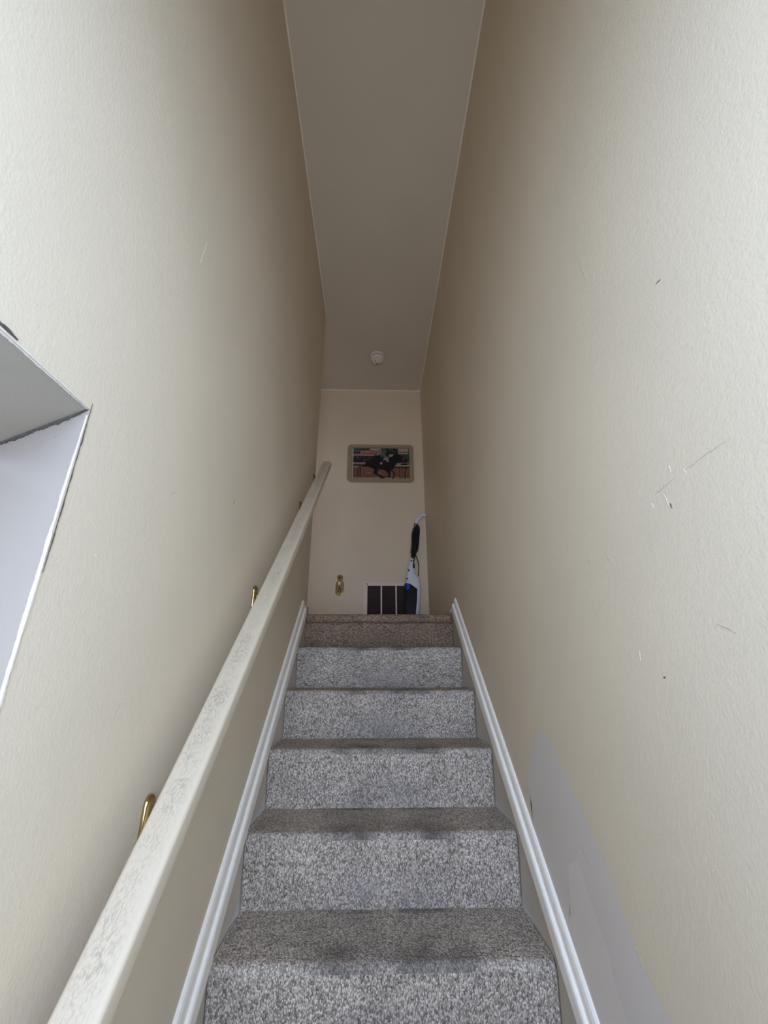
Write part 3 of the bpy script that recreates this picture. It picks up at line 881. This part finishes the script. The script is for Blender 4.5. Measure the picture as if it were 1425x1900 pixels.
def can_ring():
    """clear dust cup with a slanting top edge, standing proud of the body"""
    bm = bmesh.new()
    front = [(0.254, 2.338), (0.296, 2.334), (0.356, 2.290), (0.350, 2.20), (0.334, 2.075), (0.318, 2.058), (0.262, 2.056), (0.254, 2.075)]
    a = [bm.verts.new((x, vy(z) - 0.064, z)) for x, z in front]
    b = [bm.verts.new((x + (0.314 - x) * -0.02, vy(z) + 0.030, z)) for x, z in front]
    m_ = len(front)
    bm.faces.new(a); bm.faces.new(b[::-1])
    for i in range(m_): bm.faces.new((a[i], b[i], b[(i + 1) % m_], a[(i + 1) % m_]))
    bmesh.ops.bevel(bm, geom=[e for e in bm.edges if all(v in a for v in e.verts)], offset=0.008, segments=3, affect='EDGES')
    return obj('dust_cup', bm, M_vb, vc)
cup = can_ring(); cup['label'] = 'near-black dust cup'
bm = bmesh.new()
add_prism(bm, [(0.262, vy(2.33) - 0.0655, 2.332), (0.296, vy(2.33) - 0.0655, 2.328), (0.292, vy(2.29) - 0.0655, 2.292), (0.280, vy(2.28) - 0.0655, 2.280), (0.264, vy(2.28) - 0.0655, 2.284)], (0, 0.003, 0))
obj('blue_panel', bm, M_blue, cup)
for zz, xx in ((2.538, 0.316), (2.452, 0.290), (2.378, 0.274)):
    bm = bmesh.new(); add_lathe(bm, [(0.0075, 0.0), (0.0070, -0.004), (0.003, -0.005)], (xx, vy(zz) - 0.034 - (2.56 - zz) * 0.075, zz), 'Y', 12)
    obj('button', bm, M_hole, bodyv, True)
loft('floor_head', [(2.062, 0.286, 0.366, 0.075), (2.045, 0.262, 0.380, 0.110), (2.010, 0.236, 0.400, 0.150), (LAND - 0.0035, 0.230, 0.405, 0.155)], M_vw, vc)
# cord: a flattened coil of many turns hung between two hooks, with loose loops and the plug
bm = bmesh.new()
rr = random.Random(5)
for k in range(9):
    x_off = (k - 4) * 0.0050 + rr.uniform(-0.002, 0.002)
    yo = vy(2.70) - 0.020 - rr.uniform(0.0, 0.020)
    top = 2.876 - rr.uniform(0, 0.035); bot = 2.500 + abs(k - 4) * 0.014 + rr.uniform(0, 0.05)
    lx = 0.352
    L = [(lx - 0.028 + x_off * 0.55, yo, bot + 0.01), (lx - 0.013 + x_off * 0.9, yo - 0.005, 2.66), (lx + 0.006 + x_off, yo - 0.004, 2.80), (lx + 0.016 + x_off * 0.8, yo, top),
         (lx + 0.028 + x_off * 0.8, yo + 0.002, top - 0.006), (lx + 0.026 + x_off * 0.9, yo, 2.80), (lx + 0.006 + x_off * 0.9, yo - 0.003, 2.64), (lx - 0.020 + x_off * 0.5, yo, bot)]
    add_tube(bm, smooth_path(L, 5), 0.0038, 7)
obj('cord_coil', bm, M_cord, vc, True)['label'] = 'coiled black power cord'
bm = bmesh.new()
add_tube(bm, smooth_path([(0.345, vy(2.8), 2.835), (0.334, vy(2.8) - 0.03, 2.80), (0.329, vy(2.7) - 0.02, 2.76), (0.331, vy(2.7), 2.725)], 6), 0.0044, 7)
add_tube(bm, smooth_path([(0.372, vy(2.7) - 0.02, 2.745), (0.381, vy(2.7) - 0.02, 2.71), (0.374, vy(2.6) - 0.02, 2.66), (0.356, vy(2.6) - 0.02, 2.60), (0.368, vy(2.5) - 0.02, 2.56), (0.380, vy(2.5) - 0.02, 2.50), (0.374, vy(2.4) - 0.02, 2.405)], 6), 0.0044, 7)
obj('loose_cord', bm, M_cord, vc, True)
bm = bmesh.new(); add_tube(bm, [(0.333, vy(2.5) - 0.055, 2.535), (0.334, vy(2.5) - 0.058, 2.500)], 0.004, 8); add_tube(bm, [(0.334, vy(2.5) - 0.058, 2.502), (0.333, vy(2.5) - 0.060, 2.468)], 0.0085, 10)
obj('plug', bm, M_cord, vc, True)
bm = bmesh.new(); add_box(bm, 0.336, 0.372, vy(2.86) - 0.030, vy(2.86) + 0.012, 2.846, 2.860, 0.003)
obj('cord_hook', bm, M_vw, vc)
settle(vc)
